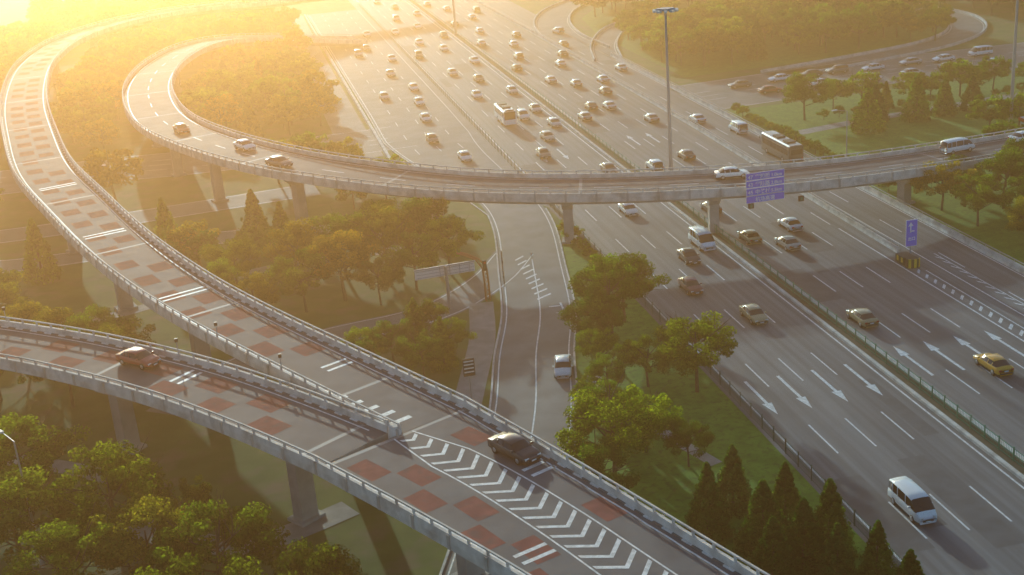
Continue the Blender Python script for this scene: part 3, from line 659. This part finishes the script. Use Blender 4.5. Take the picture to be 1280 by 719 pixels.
for x in (62.5,69.5):
    g=MB(['black','fgreen']); g.box((x,sy+.1,4.9),(.7,.3,.7),'black'); g.box((x,sy-.07,4.9),(.3,.04,.45),'fgreen'); g.obj('lane_signal')
root=bpy.data.objects.new('exit_sign',None); COL.objects.link(root)
mb=MB(['blue','white','steel']); mb.tube((77,135.2,0),(77,135.2,5.2),.09,.08,'steel',8); mb.box((77,135.05,3.5),(1.5,.08,3.4),'white'); mb.box((77,135.0,3.5),(1.4,.04,3.3),'blue')
mb.box((76.85,134.97,4.0),(.16,.02,.9),'white'); mb.quad([(76.5,134.965,4.4),(77.2,134.965,4.4),(76.85,134.965,4.9)],'white'); mb.box((77.1,134.97,3.75),(.5,.02,.14),'white')
b=mb.obj('board'); b.parent=root; text_obj('出口',76.5,134.96,2.6,.5,root)
mb=MB(['yellow','black']); 
for i in range(6):
    a0=-math.pi*.5+(i-3)*.35; mb.box((76.0+math.cos(a0)*.95,133.0+math.sin(a0)*.8,.6),(.36,.12,1.1),'yellow' if i%2 else 'black',a0+math.pi/2)
mb.tube((76.0,133.0,0),(76.0,133.0,1.1),.82,.75,'black',16); mb.box((76.0,134.6,.5),(1.5,2.0,.95),'black'); 
for yy in (134,135): mb.box((75.22,yy,.6),(.03,.4,.6),'yellow')
mb.obj('crash_cushion')
mb=MB(['grey','steel','parapet']); mb.tube((20.7,142.6,0),(20.7,142.6,5.5),.22,.19,'steel',8); mb.box((20.6,142.75,5.45),(7.5,.16,.16),'steel',.05)
mb.box((20.6,143,4.75),(7.3,.12,1.2),'grey',.05)
for k in (-3,-1.8,-.6,.6,1.8,3): mb.box((20.6+k,142.9,4.75),(.06,.08,1.3),'steel',.05)
for z in (4.35,4.75,5.15): mb.box((20.6,142.84,z),(7.1,.05,.06),'steel',.05)
mb.obj('traffic_sign')
mb=MB(['orange','black','redp']); path=[(25.6,143.5,0),(25.6,143.5,2.2),(25.5,143.5,4.2),(24.8,143.6,5.3),(23.4,143.8,6.1),(22.6,143.9,6.4)]
for a,b in zip(path,path[1:]):
    a=Vector(a);b=Vector(b)
    for dx,dy in ((-.25,-.22),(.25,-.22),(.25,.22),(-.25,.22)): mb.tube(a+Vector((dx,dy,0)),b+Vector((dx,dy,0)),.08,.08,'orange',5)
    n=max(2,int((b-a).length/.5))
    for i in range(n):
        p=a.lerp(b,i/n);q=a.lerp(b,(i+1)/n); mb.tube(p+Vector((-.22,-.2,0)),q+Vector((.22,-.2,0)),.04,.04,'orange',4); mb.tube(p+Vector((.22,.2,0)),q+Vector((-.22,.2,0)),.04,.04,'orange',4); mb.tube(p+Vector((-.22,.2,0)),q+Vector((-.22,-.2,0)),.04,.04,'orange',4)
mb.box((25.5,143.2,4.6),(.45,.3,1.3),'black'); mb.box((25.5,143.03,5.0),(.24,.04,.24),'redp')
mb.obj('lattice_mast')
mb=MB(['steel','black','grey']); mb.tube((18.2,116.5,0),(18.2,116.5,4.6),.06,.06,'steel',6); mb.box((18.2,116.4,3.6),(1.2,.06,1.9),'black'); 
for z in (3.1,3.5,3.9,4.25): mb.box((18.2,116.36,z),(1.0,.02,.14),'grey')
mb.obj('information_sign')
mb=MB(['white','redp','glass']); mb.box((122.5,178,1.4),(3.4,2.6,2.8),'white'); mb.box((122.5,178,3.05),(3.9,3.1,.5),'redp'); mb.box((122.5,176.66,1.7),(2.4,.06,1.1),'glass'); mb.box((120.76,178,1.7),(.06,1.6,1.1),'glass'); mb.box((122.5,178,3.36),(3.5,2.7,.12),'white'); mb.obj('roadside_kiosk')
for rb,s,sd in ((B,B.len-52,1),(B,B.len-28,1),(A,A.len-30,-1),(A,A.len-18,-1)):
    p=rb.at(s,sd*(rb.width(s)/2-.2)); mb=MB(['steel','black']); mb.tube(p,p+Vector((0,0,2.0)),.05,.05,'steel',6); mb.box((p.x,p.y,p.z+2.),(.3,.2,.36),'black'); mb.obj('camera_post')
# ------------------------------------------------------------------ camera
th=math.radians(20.2);yaw=math.radians(11.3);ro=math.atan2(360,4340)
F=Vector((math.sin(yaw)*math.cos(th),math.cos(yaw)*math.cos(th),-math.sin(th))); rh=Vector((math.cos(yaw),-math.sin(yaw),0)); u=rh.cross(F)
R_=rh*math.cos(ro)-u*math.sin(ro); U_=rh*math.sin(ro)+u*math.cos(ro)
cam=bpy.data.cameras.new('camera'); co=bpy.data.objects.new('camera',cam); COL.objects.link(co); scene.camera=co
m=Matrix((R_,U_,-F)).transposed().to_4x4(); m.translation=Vector((0,0,55)); co.matrix_world=m
cam.sensor_width=36; cam.lens=36*1603/1280; cam.clip_end=9000; cam.clip_start=.5
# ------------------------------------------------------------------ light and air
SEL,SAZ=math.radians(13.5),math.radians(-4.5)   # azimuth from +Y towards +X
sd=Vector((math.sin(SAZ)*math.cos(SEL),math.cos(SAZ)*math.cos(SEL),math.sin(SEL)))
su=bpy.data.lights.new('sun','SUN'); su.energy=5; su.angle=math.radians(1.0); su.color=(1,.83,.60)
so=bpy.data.objects.new('sun',su); COL.objects.link(so); so.rotation_euler=sd.to_track_quat('Z','Y').to_euler()
w=bpy.data.worlds.new('World'); scene.world=w; w.use_nodes=True; nt=w.node_tree; bg=nt.nodes['Background']
sky=nt.nodes.new('ShaderNodeTexSky'); sky.sky_type='NISHITA'; sky.sun_disc=False; sky.sun_elevation=SEL; sky.sun_rotation=SAZ; sky.dust_density=1; sky.air_density=1.
nt.links.new(sky.outputs[0],bg.inputs[0]); bg.inputs[1].default_value=.15
bpy.ops.mesh.primitive_cube_add(size=1,location=(0,900,14)); hz=bpy.context.object; hz.name='haze'; hz.scale=(3000,2600,32)
hm=bpy.data.materials.new('haze_mat'); hm.use_nodes=True; nt=hm.node_tree; nt.nodes.clear(); out=nt.nodes.new('ShaderNodeOutputMaterial'); vs=nt.nodes.new('ShaderNodeVolumeScatter')
vs.inputs['Color'].default_value=(1,.54,.22,1); vs.inputs['Density'].default_value=.0052; vs.inputs['Anisotropy'].default_value=.855
nt.links.new(vs.outputs[0],out.inputs['Volume']); hz.data.materials.append(hm)
scene.view_settings.view_transform='Standard'; scene.view_settings.look='None'; scene.view_settings.exposure=0
